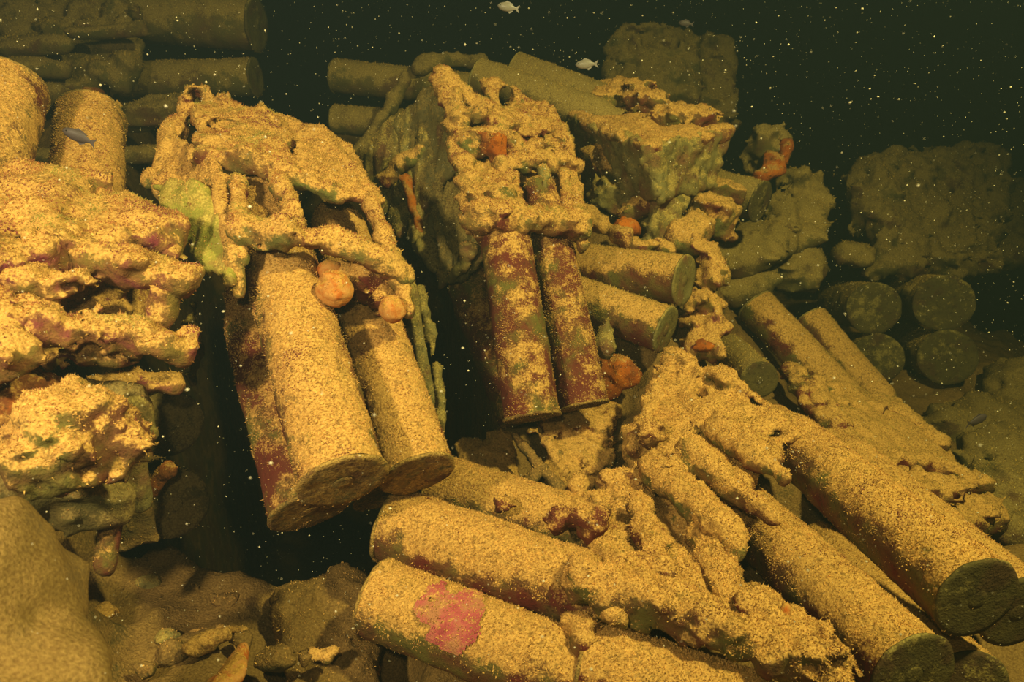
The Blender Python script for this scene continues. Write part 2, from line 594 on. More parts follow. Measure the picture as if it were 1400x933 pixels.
# long crate at top: two casings sticking out to the upper left
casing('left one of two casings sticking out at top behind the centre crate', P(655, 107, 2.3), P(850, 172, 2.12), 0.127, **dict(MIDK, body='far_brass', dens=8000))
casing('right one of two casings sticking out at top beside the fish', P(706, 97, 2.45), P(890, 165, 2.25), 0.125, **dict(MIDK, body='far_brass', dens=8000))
# right foreground crate
casing('big yellow casing with round base pointing to the right edge of the picture', P(1336, 820, 0.95), P(1052, 580, 1.46), 0.127, dens=42000, base_mat='disc')
casing('yellow casing below the biggest right-hand one, its dark base at the bottom edge', P(1249, 924, 0.93), P(985, 672, 1.42), 0.125, dens=42000, base_mat='disc')
casing('casing showing only as a small strip at the bottom beside a dark base', P(1322, 945, 1.02), P(1120, 740, 1.5), 0.124, dens=20000, base_mat='disc')
casing('casing showing only as a bright strip at the right edge behind the biggest base', P(1392, 838, 1.06), P(1130, 610, 1.55), 0.127, dens=24000, base_mat='disc')
# foreground crate at the bottom
casing('long golden casing across the bottom centre, its maroon underside facing out', P(533, 717, 1.20), P(890, 838, 1.06), 0.128, dens=48000, up=0.9)
def pink(T, p0, ax, R):
    V, F = lathe(p0, ax, dense([(0.03, R * 1.0), (0.24, R * 0.98)], 0.004), 110, amp=0.0022, seed=4, grow=0.002)
    c = V[F].mean(1)
    q = c - P(618, 846, 1.02)
    u = q @ ax
    w = np.linalg.norm(q - u[:, None] * ax, axis=1)
    keep = (u / 0.066) ** 2 + (w / 0.052) ** 2 + 0.75 * fbm(c * 34, 3, 2) < 0.8
    used, inv = np.unique(F[keep], return_inverse=True)
    mid = p0 + ((V[used] - p0) @ ax)[:, None] * ax
    out = V[used] + 0.0035 * (V[used] - mid) / np.linalg.norm(V[used] - mid, axis=1)[:, None]
    T.part('coralline_patch', out, inv.reshape(-1, 4), M['pink'], M['turf'], 18000, 0.0045, 0.6, 0.3, label='bright pink coralline patch')


casing('casing with a bright pink patch at the bottom, below the long golden one', P(513, 818, 1.12), P(800, 928, 1.0), 0.128, dens=34000, up=0.9, extra=pink)
casing('golden casing tucked behind the long one at the bottom centre', P(596, 664, 1.40), P(880, 752, 1.25), 0.127, dens=40000)
casing('lowest casing at the bottom edge under the ragged crate beam', P(800, 905, 1.02), P(1080, 1000, 0.92), 0.127, dens=44000, up=0.9)
casing('casing scrap at the very bottom edge below the pink-patched casing', P(655, 945, 1.08), P(860, 1010, 1.0), 0.12, dens=24000)
# far right crate
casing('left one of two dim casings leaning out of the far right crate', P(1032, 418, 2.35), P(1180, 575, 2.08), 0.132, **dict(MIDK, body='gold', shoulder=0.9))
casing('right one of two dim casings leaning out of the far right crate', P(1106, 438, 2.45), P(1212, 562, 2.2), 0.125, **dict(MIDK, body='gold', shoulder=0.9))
# casings seen base-on
for (x, y, r, w) in ((1195, 422, 34, 'upper left'), (1291, 415, 37, 'upper right'), (1200, 491, 33, 'lower left'), (1296, 489, 36, 'lower right')):
    d = 2.75
    p = P(x, y, d)
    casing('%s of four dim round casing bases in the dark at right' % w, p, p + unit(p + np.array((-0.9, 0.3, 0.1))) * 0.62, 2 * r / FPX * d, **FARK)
# left edge
casing('upright golden casing beside the dark fish at left', P(124, 163, 1.42), P(118, 330, 1.18), 0.129, body='gold_all', dens=34000, up=0.25, lay=0.55)
casing('golden casing cut by the left edge at top', P(8, 122, 1.22), P(-40, 300, 1.05), 0.13, body='gold_all', dens=34000, up=0.25, lay=0.5)
# background left
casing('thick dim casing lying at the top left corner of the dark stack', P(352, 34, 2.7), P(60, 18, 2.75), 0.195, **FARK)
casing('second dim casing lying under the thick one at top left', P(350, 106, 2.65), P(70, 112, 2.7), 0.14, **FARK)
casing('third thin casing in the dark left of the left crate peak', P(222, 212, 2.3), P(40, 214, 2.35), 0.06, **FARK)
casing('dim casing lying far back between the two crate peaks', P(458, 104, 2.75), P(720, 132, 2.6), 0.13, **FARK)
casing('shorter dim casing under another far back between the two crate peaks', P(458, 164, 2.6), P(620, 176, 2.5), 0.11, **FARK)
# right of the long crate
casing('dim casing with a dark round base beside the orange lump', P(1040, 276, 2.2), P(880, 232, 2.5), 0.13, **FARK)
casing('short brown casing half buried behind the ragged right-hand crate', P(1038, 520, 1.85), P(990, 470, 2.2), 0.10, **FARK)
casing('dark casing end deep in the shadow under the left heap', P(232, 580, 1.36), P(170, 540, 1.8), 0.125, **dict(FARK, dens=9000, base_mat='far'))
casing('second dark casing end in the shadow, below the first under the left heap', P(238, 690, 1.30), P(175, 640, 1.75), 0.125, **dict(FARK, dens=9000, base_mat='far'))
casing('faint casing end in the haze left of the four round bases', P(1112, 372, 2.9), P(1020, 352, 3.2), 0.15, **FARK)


# ------------------------------------------------------------------ overgrown crates
def piece(T, name, prims, mat='wood', vox=0.0065, amp=0.009, freq=30, seed=1, dens=30000, size=0.005, tm='turf', up=0.5, lay=0.0, label=None, parent=None, **k):
    V, F = skin(prims, vox, amp, freq, seed, **k)
    if len(F):
        T.part(name, V, F, M[mat], M[tm], dens, size, up, lay, label=label, parent=parent)


def bar(pts, r, r2=None):
    """A crooked bar through pixel points (x, y, depth)."""
    q = [P(*p) for p in pts]
    r2 = r if r2 is None else r2
    n = len(q) - 1
    return [cap(q[i], q[i + 1], r + (r2 - r) * i / n, r + (r2 - r) * (i + 1) / n) for i in range(n)]


def plate(a, b, c, d, th):
    return quad(P(*a), P(*b), P(*c), P(*d), th)


# --- left crate
T = Thing('shell_crate', 'broken left crate with a sharp left peak, holding four golden casings', 'crate', 'rotted ammunition crates')
piece(T, 'end_board', [plate((262, 128, 1.46), (375, 170, 1.42), (395, 240, 1.24), (288, 220, 1.24), 0.014)] + bar([(240, 180, 1.38), (265, 128, 1.44), (300, 155, 1.46), (380, 168, 1.46)], 0.02) +
      bar([(285, 212, 1.24), (330, 215, 1.24), (390, 236, 1.23)], 0.018), seed=3, rot=-0.02, tm='turf_mix', amp=0.012, cut=[ell(P(296, 172, 1.31), (0.034, 0.07, 0.013)), ell(P(340, 182, 1.30), (0.03, 0.05, 0.006))])
piece(T, 'end_board', [plate((378, 168, 1.47), (440, 188, 1.44), (512, 268, 1.30), (392, 240, 1.24), 0.014)] + bar([(400, 242, 1.23), (450, 262, 1.25), (512, 274, 1.29)], 0.014) +
      bar([(375, 168, 1.47), (432, 186, 1.47), (470, 212, 1.46), (505, 268, 1.37)], 0.018), seed=8, cut=[ell(P(393, 208, 1.34), (0.014, 0.09, 0.022), None)])
piece(T, 'side_board', [plate((228, 190, 1.38), (292, 225, 1.24), (308, 330, 1.14), (232, 258, 1.26), 0.014)] + bar([(240, 175, 1.38), (212, 245, 1.30), (222, 262, 1.27)], 0.018, 0.013),
      'wood', seed=12, grain=UP, cut=[ell(P(268, 218, 1.26), (0.014, 0.08, 0.018)), ell(P(284, 290, 1.2), (0.008, 0.08, 0.03))])
piece(T, 'side_board', [plate((218, 255, 1.22), (285, 262, 1.17), (318, 385, 1.08), (250, 335, 1.14), 0.012)], 'green', seed=14, grain=UP, dens=5000, freq=24, amp=0.011,
      label='bright yellow-green board of the crate side')
piece(T, 'side_strip', bar([(298, 236, 1.22), (308, 300, 1.14), (322, 352, 1.10), (326, 400, 1.09)], 0.014, 0.011), seed=15, grain=UP)
piece(T, 'corner_post', bar([(322, 240, 1.22), (328, 300, 1.12), (330, 360, 1.09)], 0.013, 0.013), seed=16, tm='turf_mix')
piece(T, 'cross_bar', bar([(332, 316, 1.10), (390, 320, 1.09), (450, 332, 1.12), (520, 352, 1.16), (548, 375, 1.18)], 0.023, 0.021), seed=21, amp=0.011, tm='turf_mix')
piece(T, 'corner_post', bar([(505, 270, 1.29), (525, 320, 1.24), (545, 380, 1.19), (557, 428, 1.17)], 0.019, 0.013), seed=22, tm='turf_mix')
piece(T, 'lath', bar([(376, 238, 1.23), (392, 275, 1.18), (410, 316, 1.10)], 0.017, 0.012), seed=23, tm='turf_mix')
piece(T, 'back_board', [plate((500, 262, 1.45), (560, 395, 1.34), (590, 560, 1.36), (520, 400, 1.45), 0.012)], 'olive', seed=25, tm='turf_dim', dens=9000, grain=UP, rot=0.1)
piece(T, 'torn_strip', bar([(575, 400, 1.42), (585, 450, 1.40), (600, 520, 1.36), (604, 590, 1.33)], 0.012, 0.007), 'olive', seed=26, dens=9000, tm='turf_dim')
T.build()

# --- centre crate
T = Thing('shell_crate', 'upright centre crate with a sharp peak and orange rust streaks, casings below it', 'crate', 'rotted ammunition crates')
tops = [(604, 112, 1.78), (572, 142, 1.84), (540, 168, 1.91), (508, 196, 1.97), (482, 222, 2.03)]
bots = [(662, 345, 1.58), (632, 378, 1.62), (604, 388, 1.66), (580, 340, 1.72), (556, 320, 1.78)]
for i in range(4):
    g = 0.08
    a, b, c, d = [np.array(v) for v in (tops[i], tops[i + 1], bots[i + 1], bots[i])]
    mid = 0.47 + 0.05 * (i % 2)
    q = [a, a + (b - a) * (1 - g), a + (b - a) * (1 - g) + mid * (d - a), a + mid * (d - a)]
    piece(T, 'side_plank', [quad(*[P(*v) for v in q], 0.013)], 'olive', seed=30 + i, dens=12000, tm='turf_dim', grain=UP, amp=0.010, vox=0.008, up=0.9)
    q = [a + (mid + 0.07) * (d - a), a + (b - a) * (1 - g) + (mid + 0.07) * (d - a), d + (c - d) * (1 - g), d]
    piece(T, 'side_plank', [quad(*[P(*v) for v in q], 0.014)], 'olive', seed=36 + i, dens=8000, tm='turf_dim', grain=UP, amp=0.012, vox=0.008, rot=0.05, up=0.9)
piece(T, 'rust_strap', bar([(556, 245, 1.80), (564, 285, 1.77), (576, 332, 1.74)], 0.017, 0.006), 'rust', seed=44, dens=0, grain=UP, label='bright orange splintered strip')
piece(T, 'side_rail', bar([(528, 246, 1.84), (550, 222, 1.82), (575, 206, 1.79)], 0.022, 0.018), seed=45, dens=20000, tm='turf_dim')
piece(T, 'top_rail', bar([(606, 104, 1.76), (632, 135, 1.75), (665, 150, 1.75), (700, 172, 1.75)], 0.028, 0.02), seed=46, tm='turf_mix')
piece(T, 'corner_post', bar([(606, 106, 1.75), (622, 160, 1.71), (628, 210, 1.66), (646, 270, 1.58), (655, 320, 1.53)], 0.026, 0.022), seed=47, amp=0.013, tm='turf_mix')
piece(T, 'corner_post', bar([(742, 150, 1.86), (772, 195, 1.80), (778, 250, 1.72), (790, 300, 1.63), (796, 335, 1.60)], 0.024, 0.02), seed=48, amp=0.013, tm='turf_mix')
piece(T, 'inner_board', [plate((640, 150, 1.86), (735, 165, 1.92), (785, 300, 1.74), (660, 300, 1.66), 0.012)], 'wood', seed=49, dens=9000, tm='turf_dim')
piece(T, 'top_board', [plate((668, 116, 1.84), (738, 150, 1.88), (776, 212, 1.80), (690, 172, 1.76), 0.02)], 'wood', seed=50, tm='turf_mix', amp=0.016, cut=[ell(P(692, 132, 1.82), (0.022, 0.07, 0.028)), ell(P(730, 190, 1.78), (0.03, 0.06, 0.008))])
piece(T, 'ledge', bar([(625, 160, 1.71), (655, 158, 1.71), (692, 172, 1.72)], 0.024, 0.02), 'wood', seed=51, tm='turf_mix', amp=0.014)
piece(T, 'ledge', bar([(640, 196, 1.67), (690, 192, 1.68), (728, 206, 1.70)], 0.032, 0.026), 'wood', seed=58, tm='turf_mix', amp=0.016)
piece(T, 'ledge', bar([(690, 226, 1.655), (740, 218, 1.68), (786, 226, 1.72)], 0.026, 0.022), 'wood', seed=59, tm='turf_mix', amp=0.014, dens=20000)
piece(T, 'rust_patch', [ell(P(672, 200, 1.645), (0.028, 0.018, 0.036))], 'rust', seed=60, dens=14000, amp=0.012, label='orange rust patch on the front ledge')
piece(T, 'front_board', [plate((640, 228, 1.66), (688, 232, 1.67), (712, 294, 1.56), (650, 292, 1.55), 0.018)], 'gold', seed=52, tm='turf_mix', amp=0.014)
piece(T, 'hanging_lath', bar([(742, 224, 1.67), (746, 240, 1.65), (744, 256, 1.64)], 0.013, 0.007), 'olive', seed=61)
piece(T, 'bottom_rail', bar([(648, 292, 1.52), (690, 296, 1.51), (740, 300, 1.55), (795, 308, 1.60)], 0.036, 0.033), seed=53, amp=0.014, tm='turf_mix')
piece(T, 'lath', bar([(702, 228, 1.68), (706, 255, 1.64), (708, 285, 1.58)], 0.012, 0.008), seed=54, tm='turf_mix')
piece(T, 'lath', bar([(770, 240, 1.70), (776, 275, 1.65), (792, 318, 1.6)], 0.014, 0.012), seed=55, tm='turf_mix')
piece(T, 'hanging_lath', bar([(640, 340, 1.56), (632, 365, 1.58), (610, 384, 1.62)], 0.016, 0.011), 'olive', seed=56, dens=9000)
T.build()

# --- long crate at the top right
T = Thing('shell_crate', 'long box-shaped crate jutting to the right at top with a silted flat lid', 'crate', 'rotted ammunition crates')
piece(T, 'lid', [plate((742, 140, 2.32), (850, 112, 2.45), (990, 182, 2.0), (886, 204, 1.80), 0.02)], seed=60, vox=0.009, amp=0.014, dens=16000, freq=18)
piece(T, 'side_board', [plate((740, 145, 2.32), (884, 205, 1.80), (900, 265, 1.84), (780, 250, 2.32), 0.018)], 'olive', seed=61, vox=0.009, amp=0.014, dens=9000, tm='turf_dim')
piece(T, 'end_board', [plate((886, 208, 1.80), (990, 184, 2.0), (970, 250, 2.02), (902, 268, 1.84), 0.018)], 'olive', seed=62, vox=0.009, amp=0.012, freq=40, dens=14000, tm='turf_dim', lay=0.2)
piece(T, 'side_board', [plate((790, 250, 2.3), (900, 266, 1.9), (905, 300, 1.95), (800, 330, 2.3), 0.03)], 'olive', seed=63, vox=0.012, amp=0.02, dens=6000, tm='turf_dim')
piece(T, 'crust_lump', [ell(P(856, 128, 2.2), (0.09, 0.07, 0.045)), ell(P(885, 142, 2.12), (0.07, 0.07, 0.045)), ell(P(935, 160, 2.03), (0.10, 0.07, 0.035)), ell(P(826, 142, 2.18), (0.07, 0.05, 0.04))],
      'gold', seed=64, vox=0.008, amp=0.016, dens=14000)
T.build()

# --- right foreground crate
T = Thing('shell_crate', 'ragged crate lid with finger-like torn edges at right, two yellow casings below it', 'crate', 'rotted ammunition crates')
piece(T, 'lid', [plate((920, 492, 1.54), (1085, 592, 1.31), (1010, 672, 1.2), (872, 610, 1.38), 0.016)] + bar([(916, 490, 1.52), (990, 520, 1.42), (1045, 555, 1.38), (1098, 600, 1.29), (1130, 640, 1.24)], 0.018, 0.01),
      seed=70, amp=0.014, freq=20, cut=[ell(P(946, 578, 1.38), (0.014, 0.09, 0.012)), ell(P(1046, 590, 1.22), (0.028, 0.08, 0.014)), ell(P(958, 535, 1.42), (0.012, 0.03, 0.03))], lay=0.15)
piece(T, 'torn_finger', bar([(985, 588, 1.30), (1030, 622, 1.22), (1070, 655, 1.16)], 0.032, 0.014), seed=71, lay=0.15)
piece(T, 'torn_finger', bar([(950, 622, 1.26), (1000, 665, 1.18), (1058, 708, 1.11)], 0.034, 0.010), seed=72, lay=0.15)
piece(T, 'torn_finger', bar([(895, 640, 1.28), (945, 680, 1.18), (985, 722, 1.10), (1004, 748, 1.07)], 0.034, 0.022), seed=73, lay=0.15)
piece(T, 'end_board', [plate((918, 492, 1.52), (872, 600, 1.38), (868, 650, 1.36), (900, 560, 1.52), 0.022)], seed=74, amp=0.018, vox=0.008, rot=0.0)
piece(T, 'crust_lump', [ell(P(890, 590, 1.33), 0.03), ell(P(905, 640, 1.30), (0.035, 0.03, 0.03)), ell(P(878, 660, 1.32), 0.026), ell(P(925, 650, 1.24), 0.03)], seed=75, amp=0.018)
T.build()

# --- foreground crate at the bottom
T = Thing('shell_crate', 'silted crate at the bottom centre with ridged lid over long golden casings', 'crate', 'rotted ammunition crates')
piece(T, 'front_beam', bar([(800, 792, 1.02), (870, 815, 1.0), (960, 850, 0.96), (1060, 890, 0.93), (1135, 922, 0.92)], 0.036, 0.03), 'gold', seed=80, amp=0.012, dens=44000, up=0.9)
piece(T, 'lid', [plate((800, 712, 1.22), (930, 735, 1.20), (1130, 895, 0.95), (850, 792, 1.05), 0.022)], 'gold', seed=81, amp=0.016, freq=22, dens=44000, lay=0.2,
      cut=[ell(P(868, 728, 1.17), (0.014, 0.10, 0.012)), ell(P(800, 735, 1.2), 0.02)])
piece(T, 'lid_batten', bar([(868, 690, 1.20), (885, 730, 1.14), (905, 780, 1.06)], 0.026, 0.022), 'gold', seed=82, amp=0.012, dens=44000, lay=0.2)
piece(T, 'lid_batten', bar([(960, 735, 1.12), (985, 790, 1.05), (1010, 835, 1.0)], 0.024, 0.022), 'gold', seed=83, amp=0.012, dens=44000, lay=0.2)
piece(T, 'side_board', [plate((830, 668, 1.30), (905, 690, 1.28), (955, 745, 1.18), (850, 720, 1.24), 0.02)], 'gold', seed=84, amp=0.016, dens=40000, lay=0.2)
piece(T, 'crust_lump', [ell(P(842, 668, 1.30), 0.032), ell(P(865, 662, 1.31), 0.024), ell(P(790, 672, 1.32), 0.022), ell(P(815, 690, 1.28), (0.03, 0.03, 0.02))], 'wood', seed=85, amp=0.016, dens=34000)
piece(T, 'crust_lump', [ell(P(765, 715, 1.16), 0.024), ell(P(802, 720, 1.14), 0.026), ell(P(690, 688, 1.24), 0.022), ell(P(825, 712, 1.13), 0.022)], 'maroon', seed=86, amp=0.014, dens=24000)
piece(T, 'crust_lump', [ell(P(800, 868, 1.0), 0.028), ell(P(770, 850, 1.02), 0.02), ell(P(842, 838, 0.99), (0.02, 0.02, 0.016))], 'wood', seed=87, amp=0.014, dens=30000)
piece(T, 'crust_lump', [ell(P(1095, 880, 0.93), (0.05, 0.04, 0.03)), ell(P(1128, 905, 0.92), (0.035, 0.03, 0.03)), ell(P(1030, 835, 0.97), 0.025)], 'gold', seed=88, amp=0.014, dens=44000, lay=0.2)
piece(T, 'sea_squirt', [cap(P(1072, 838, 0.97), P(1075, 830, 0.97), 0.008, 0.006)], 'squirt', vox=0.003, amp=0.001, dens=0, label='tiny pale tube on the lid edge')
T.build()

# --- far right crate
T = Thing('shell_crate', 'smooth silt-covered crate at far right, two dim casings leaning out', 'crate', 'rotted ammunition crates')
piece(T, 'lid', [plate((1112, 528, 1.88), (1222, 552, 1.98), (1365, 715, 1.62), (1235, 720, 1.44), 0.025)], 'gold', seed=90, vox=0.010, amp=0.016, freq=14, dens=14000, tm='turf_dim')
piece(T, 'side_board', [plate((1078, 505, 1.96), (1112, 528, 1.87), (1240, 720, 1.43), (1180, 670, 1.55), 0.02)], 'maroon', seed=91, vox=0.010, amp=0.016, dens=10000, tm='turf_dim')
piece(T, 'lid_batten', bar([(1125, 560, 1.80), (1225, 565, 1.90), (1285, 605, 1.80)], 0.024), 'gold', seed=92, vox=0.010, amp=0.014, dens=10000, tm='turf_dim')
piece(T, 'lid_batten', bar([(1180, 632, 1.62), (1270, 632, 1.68), (1340, 665, 1.64)], 0.024), 'gold', seed=93, vox=0.010, amp=0.014, dens=10000, tm='turf_dim')
piece(T, 'crust_lump', [ell(P(1270, 668, 1.55), (0.07, 0.06, 0.03)), ell(P(1325, 700, 1.6), (0.07, 0.06, 0.045))], 'gold', seed=94, vox=0.010, amp=0.018, dens=10000, tm='turf_dim')
T.build()

# --- left foreground crate heap
T = Thing('shell_crate', 'collapsed crate at left, thick golden bars jutting right over the dark gap', 'crate', 'rotted ammunition crates')
piece(T, 'lid', [plate((-40, 250, 1.05), (130, 268, 1.14), (228, 322, 1.06), (-40, 350, 0.88), 0.03)], 'purple', seed=100, amp=0.02, freq=18, dens=30000, tm='turf_mix', vox=0.008)
piece(T, 'lid_bar', bar([(125, 268, 1.14), (185, 292, 1.12), (232, 318, 1.06), (228, 345, 1.04)], 0.026, 0.018), 'purple', seed=101, dens=34000, tm='turf_mix')
piece(T, 'inner_board', [plate((40, 320, 1.17), (195, 330, 1.22), (190, 440, 1.19), (40, 430, 1.12), 0.016)], 'purple', seed=102, amp=0.012, dens=12000)
piece(T, 'jutting_bar', bar([(90, 330, 0.98), (130, 348, 0.97), (190, 365, 0.98), (244, 385, 1.0)], 0.028, 0.026), 'purple', seed=103, dens=40000, tm='turf_mix', amp=0.013)
piece(T, 'hanging_stub', bar([(236, 388, 1.0), (222, 415, 1.0), (214, 438, 1.0)], 0.022, 0.015), 'purple', seed=104, dens=40000)
piece(T, 'jutting_bar', bar([(-30, 420, 0.88), (60, 440, 0.90), (150, 458, 0.93), (246, 474, 0.96)], 0.036, 0.022), 'purple', seed=105, dens=40000, tm='turf_mix', amp=0.015)
piece(T, 'crust_lump', [ell(P(56, 340, 0.92), (0.022, 0.02, 0.03)), ell(P(85, 392, 0.92), (0.035, 0.03, 0.022)), ell(P(10, 380, 0.9), (0.04, 0.03, 0.024))], 'purple', seed=106, amp=0.014, dens=40000)
piece(T, 'side_board', [plate((-40, 360, 1.03), (170, 395, 1.1), (170, 470, 1.08), (-40, 480, 1.0), 0.02)], 'purple', seed=107, amp=0.018, dens=16000)
piece(T, 'bottom_bar', bar([(135, 530, 1.05), (185, 525, 1.07), (240, 528, 1.1)], 0.022, 0.018), 'purple', seed=108, dens=9000)
piece(T, 'crust_lump', [ell(P(-5, 475, 0.86), (0.045, 0.04, 0.04)), ell(P(120, 485, 0.98), (0.05, 0.03, 0.025))], 'purple', seed=109, amp=0.018, dens=26000)
T.build()


def obox(px, py, d, half, rot, rnd=0.008):
    from mathutils import Euler
    A = np.array(Euler([math.radians(v) for v in rot]).to_matrix()).T
    return box(P(px, py, d), half, A, rnd)


def lump(name, label, cat, prims, mat='wood', vox=0.008, amp=0.015, freq=22, seed=1, dens=16000, size=0.005, tm='turf', group=None, **k):
    T = Thing(name, label, cat, group)
    piece(T, name, prims, mat, vox, amp, freq, seed, dens, size, tm, **k)
    return T.build()


# --- heap below the left crate
lump('coral_lump', 'golden crusted lump with green patches at left, below the jutting bars', 'rock',
     [ell(P(100, 585, 0.86), (0.06, 0.06, 0.055)), ell(P(60, 620, 0.84), (0.04, 0.04, 0.03)), ell(P(140, 600, 0.88), (0.045, 0.05, 0.05)), ell(P(95, 645, 0.85), (0.03, 0.03, 0.03))], 'gold', 0.006, 0.018, 24, 120, 36000)
lump('rusty_lump', 'orange rust lump at the left edge under the crate', 'rock',
     [ell(P(25, 535, 0.94), (0.06, 0.05, 0.045)), ell(P(5, 575, 0.93), (0.06, 0.05, 0.04))], 'rust', 0.007, 0.016, 24, 121, 3000)
lump('broken_board', 'brown flat board standing behind the golden lump at left', 'board',
     [plate((120, 535, 0.98), (190, 545, 1.0), (188, 690, 1.02), (150, 700, 1.02), 0.014)] + bar([(190, 560, 1.0), (185, 620, 1.0)], 0.016), 'olive', 0.008, 0.012, 20, 122, 5000)
lump('wooden_stake', 'reddish stake leaning in the dark hole at lower left', 'board', bar([(172, 640, 1.06), (160, 700, 1.05), (143, 770, 1.04)], 0.016, 0.014), 'maroon', 0.007, 0.008, 22, 123, 2500, grain=UP)
lump('splintered_board', 'splintered pale board right of the reddish stake at lower left', 'board',
     [plate((170, 655, 1.10), (190, 690, 1.12), (215, 735, 1.14), (165, 745, 1.12), 0.010)], 'floor', 0.007, 0.008, 22, 124, 3000)
lump('rusty_scrap', 'small orange-brown scrap between two dark casing ends at left', 'scrap', bar([(205, 668, 1.2), (230, 648, 1.2), (240, 640, 1.2)], 0.02, 0.012), 'rust', 0.008, 0.01, 22, 125, 3000)
lump('hanging_growth', 'thin pale growth hanging in the dark gap right of the jutting bars', 'growth', bar([(272, 405, 1.32), (262, 440, 1.3), (268, 480, 1.28), (262, 520, 1.28)], 0.014, 0.008), 'olive', 0.007, 0.012, 30, 126, 6000)
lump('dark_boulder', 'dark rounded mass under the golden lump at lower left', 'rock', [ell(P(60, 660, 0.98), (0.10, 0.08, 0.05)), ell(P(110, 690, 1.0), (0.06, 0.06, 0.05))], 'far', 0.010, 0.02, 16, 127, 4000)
lump('silt_drift', 'smooth golden silt drift filling the lower left corner, out of focus', 'silt', [ell(P(-30, 850, 0.66), (0.075, 0.11, 0.10)), ell(P(-60, 980, 0.6), (0.13, 0.12, 0.06))], 'drift', 0.009, 0.010, 12, 128, 0)

# --- lower left rubble
lump('cracked_block', 'cracked silted block at the bottom left of centre', 'rock', [plate((395, 830, 1.22), (480, 800, 1.3), (500, 930, 1.14), (420, 960, 1.10), 0.03)], 'floor', 0.008, 0.014, 20, 130, 4000)
lump('cracked_block', 'tall dark cracked slab left of the pink-patched casing', 'rock', [plate((455, 800, 1.32), (505, 830, 1.3), (510, 960, 1.2), (470, 960, 1.2), 0.02)], 'wood', 0.008, 0.02, 26, 131, 4000)
lump('wedge_fragment', 'orange-tinted wedge fragment at the bottom left', 'scrap', [plate((332, 892, 1.02), (325, 925, 0.98), (290, 950, 0.95), (300, 925, 1.0), 0.01)], 'squirt', 0.005, 0.006, 30, 132, 4000)
lump('splinter', 'pale splinter lying on silt at the bottom left', 'board', bar([(255, 888, 1.08), (285, 878, 1.09), (308, 868, 1.1)], 0.010, 0.014), 'wood', 0.005, 0.007, 30, 133, 8000)
lump('splinter', 'thin dark splinter lying behind the pale one at the bottom left', 'board', bar([(262, 866, 1.16), (300, 858, 1.17), (332, 862, 1.17)], 0.006, 0.009), 'wood', 0.005, 0.005, 30, 134, 6000)
lump('round_pebble', 'rounded pebble left of the pale splinter at the bottom left', 'rock', [ell(P(236, 893, 1.1), (0.022, 0.02, 0.018))], 'floor', 0.005, 0.006, 30, 135, 6000)

rs = random.Random(4)
ORD = 'first second third fourth fifth sixth seventh eighth ninth tenth eleventh twelfth thirteenth fourteenth'.split()
spots = sorted((rs.uniform(120, 470), rs.uniform(785, 922)) for _ in range(14))
for i, (x, y) in enumerate(spots):
    d = 1.34 - 0.33 * (y - 775) / 150
    r = rs.uniform(0.009, 0.021)
    mt = rs.choice(['floor', 'wood', 'floor', 'olive'])
    lump('rubble_stone', '%s from the left of the small loose stones on the lower left silt' % ORD[i], 'stone',
         [ell(P(x, y, d), (r * rs.uniform(1, 1.7), r, r * 0.7)), ell(P(x + 6, y + 3, d), r * 0.7)], mt, 0.005, 0.008, 40, 300 + i, 6000, group='loose stones on the silt')

# --- between centre crate and bottom crate
lump('rubble_block', 'silted block under the reddish brown casing at centre', 'rock', [plate((745, 580, 1.66), (826, 565, 1.72), (820, 645, 1.62), (768, 655, 1.58), 0.03)], 'wood', 0.008, 0.024, 26, 140, 9000, tm='turf_mix')
lump('rubble_block', 'dark silted block left of the crossed sticks at centre', 'rock', [plate((640, 612, 1.62), (686, 600, 1.64), (690, 660, 1.56), (650, 660, 1.56), 0.022)], 'wood', 0.008, 0.018, 26, 141, 9000, tm='turf_dim')
lump('crossed_stick', 'long thin stick slanting down right below the centre casings', 'stick', bar([(704, 598, 1.5), (735, 635, 1.47), (765, 668, 1.44)], 0.011, 0.012), 'floor', 0.005, 0.005, 30, 142, 8000)
lump('crossed_stick', 'short stick propped against the long thin one below the centre casings', 'stick', bar([(718, 668, 1.44), (728, 652, 1.45), (742, 638, 1.47)], 0.016, 0.011), 'floor', 0.005, 0.005, 30, 143, 8000)
lump('cone_growth', 'greenish cone-shaped growth right of the reddish brown casing', 'growth', [cap(P(828, 472, 1.62), P(830, 440, 1.62), 0.030, 0.008)], 'olive', 0.007, 0.010, 30, 144, 9000, tm='turf_dim')
lump('rubble_block', 'brown-orange lump under the cone-shaped growth', 'rock', [ell(P(840, 505, 1.72), (0.06, 0.05, 0.04)), ell(P(822, 530, 1.72), (0.04, 0.04, 0.04))], 'rust', 0.009, 0.016, 20, 145, 9000, lay=0.3)

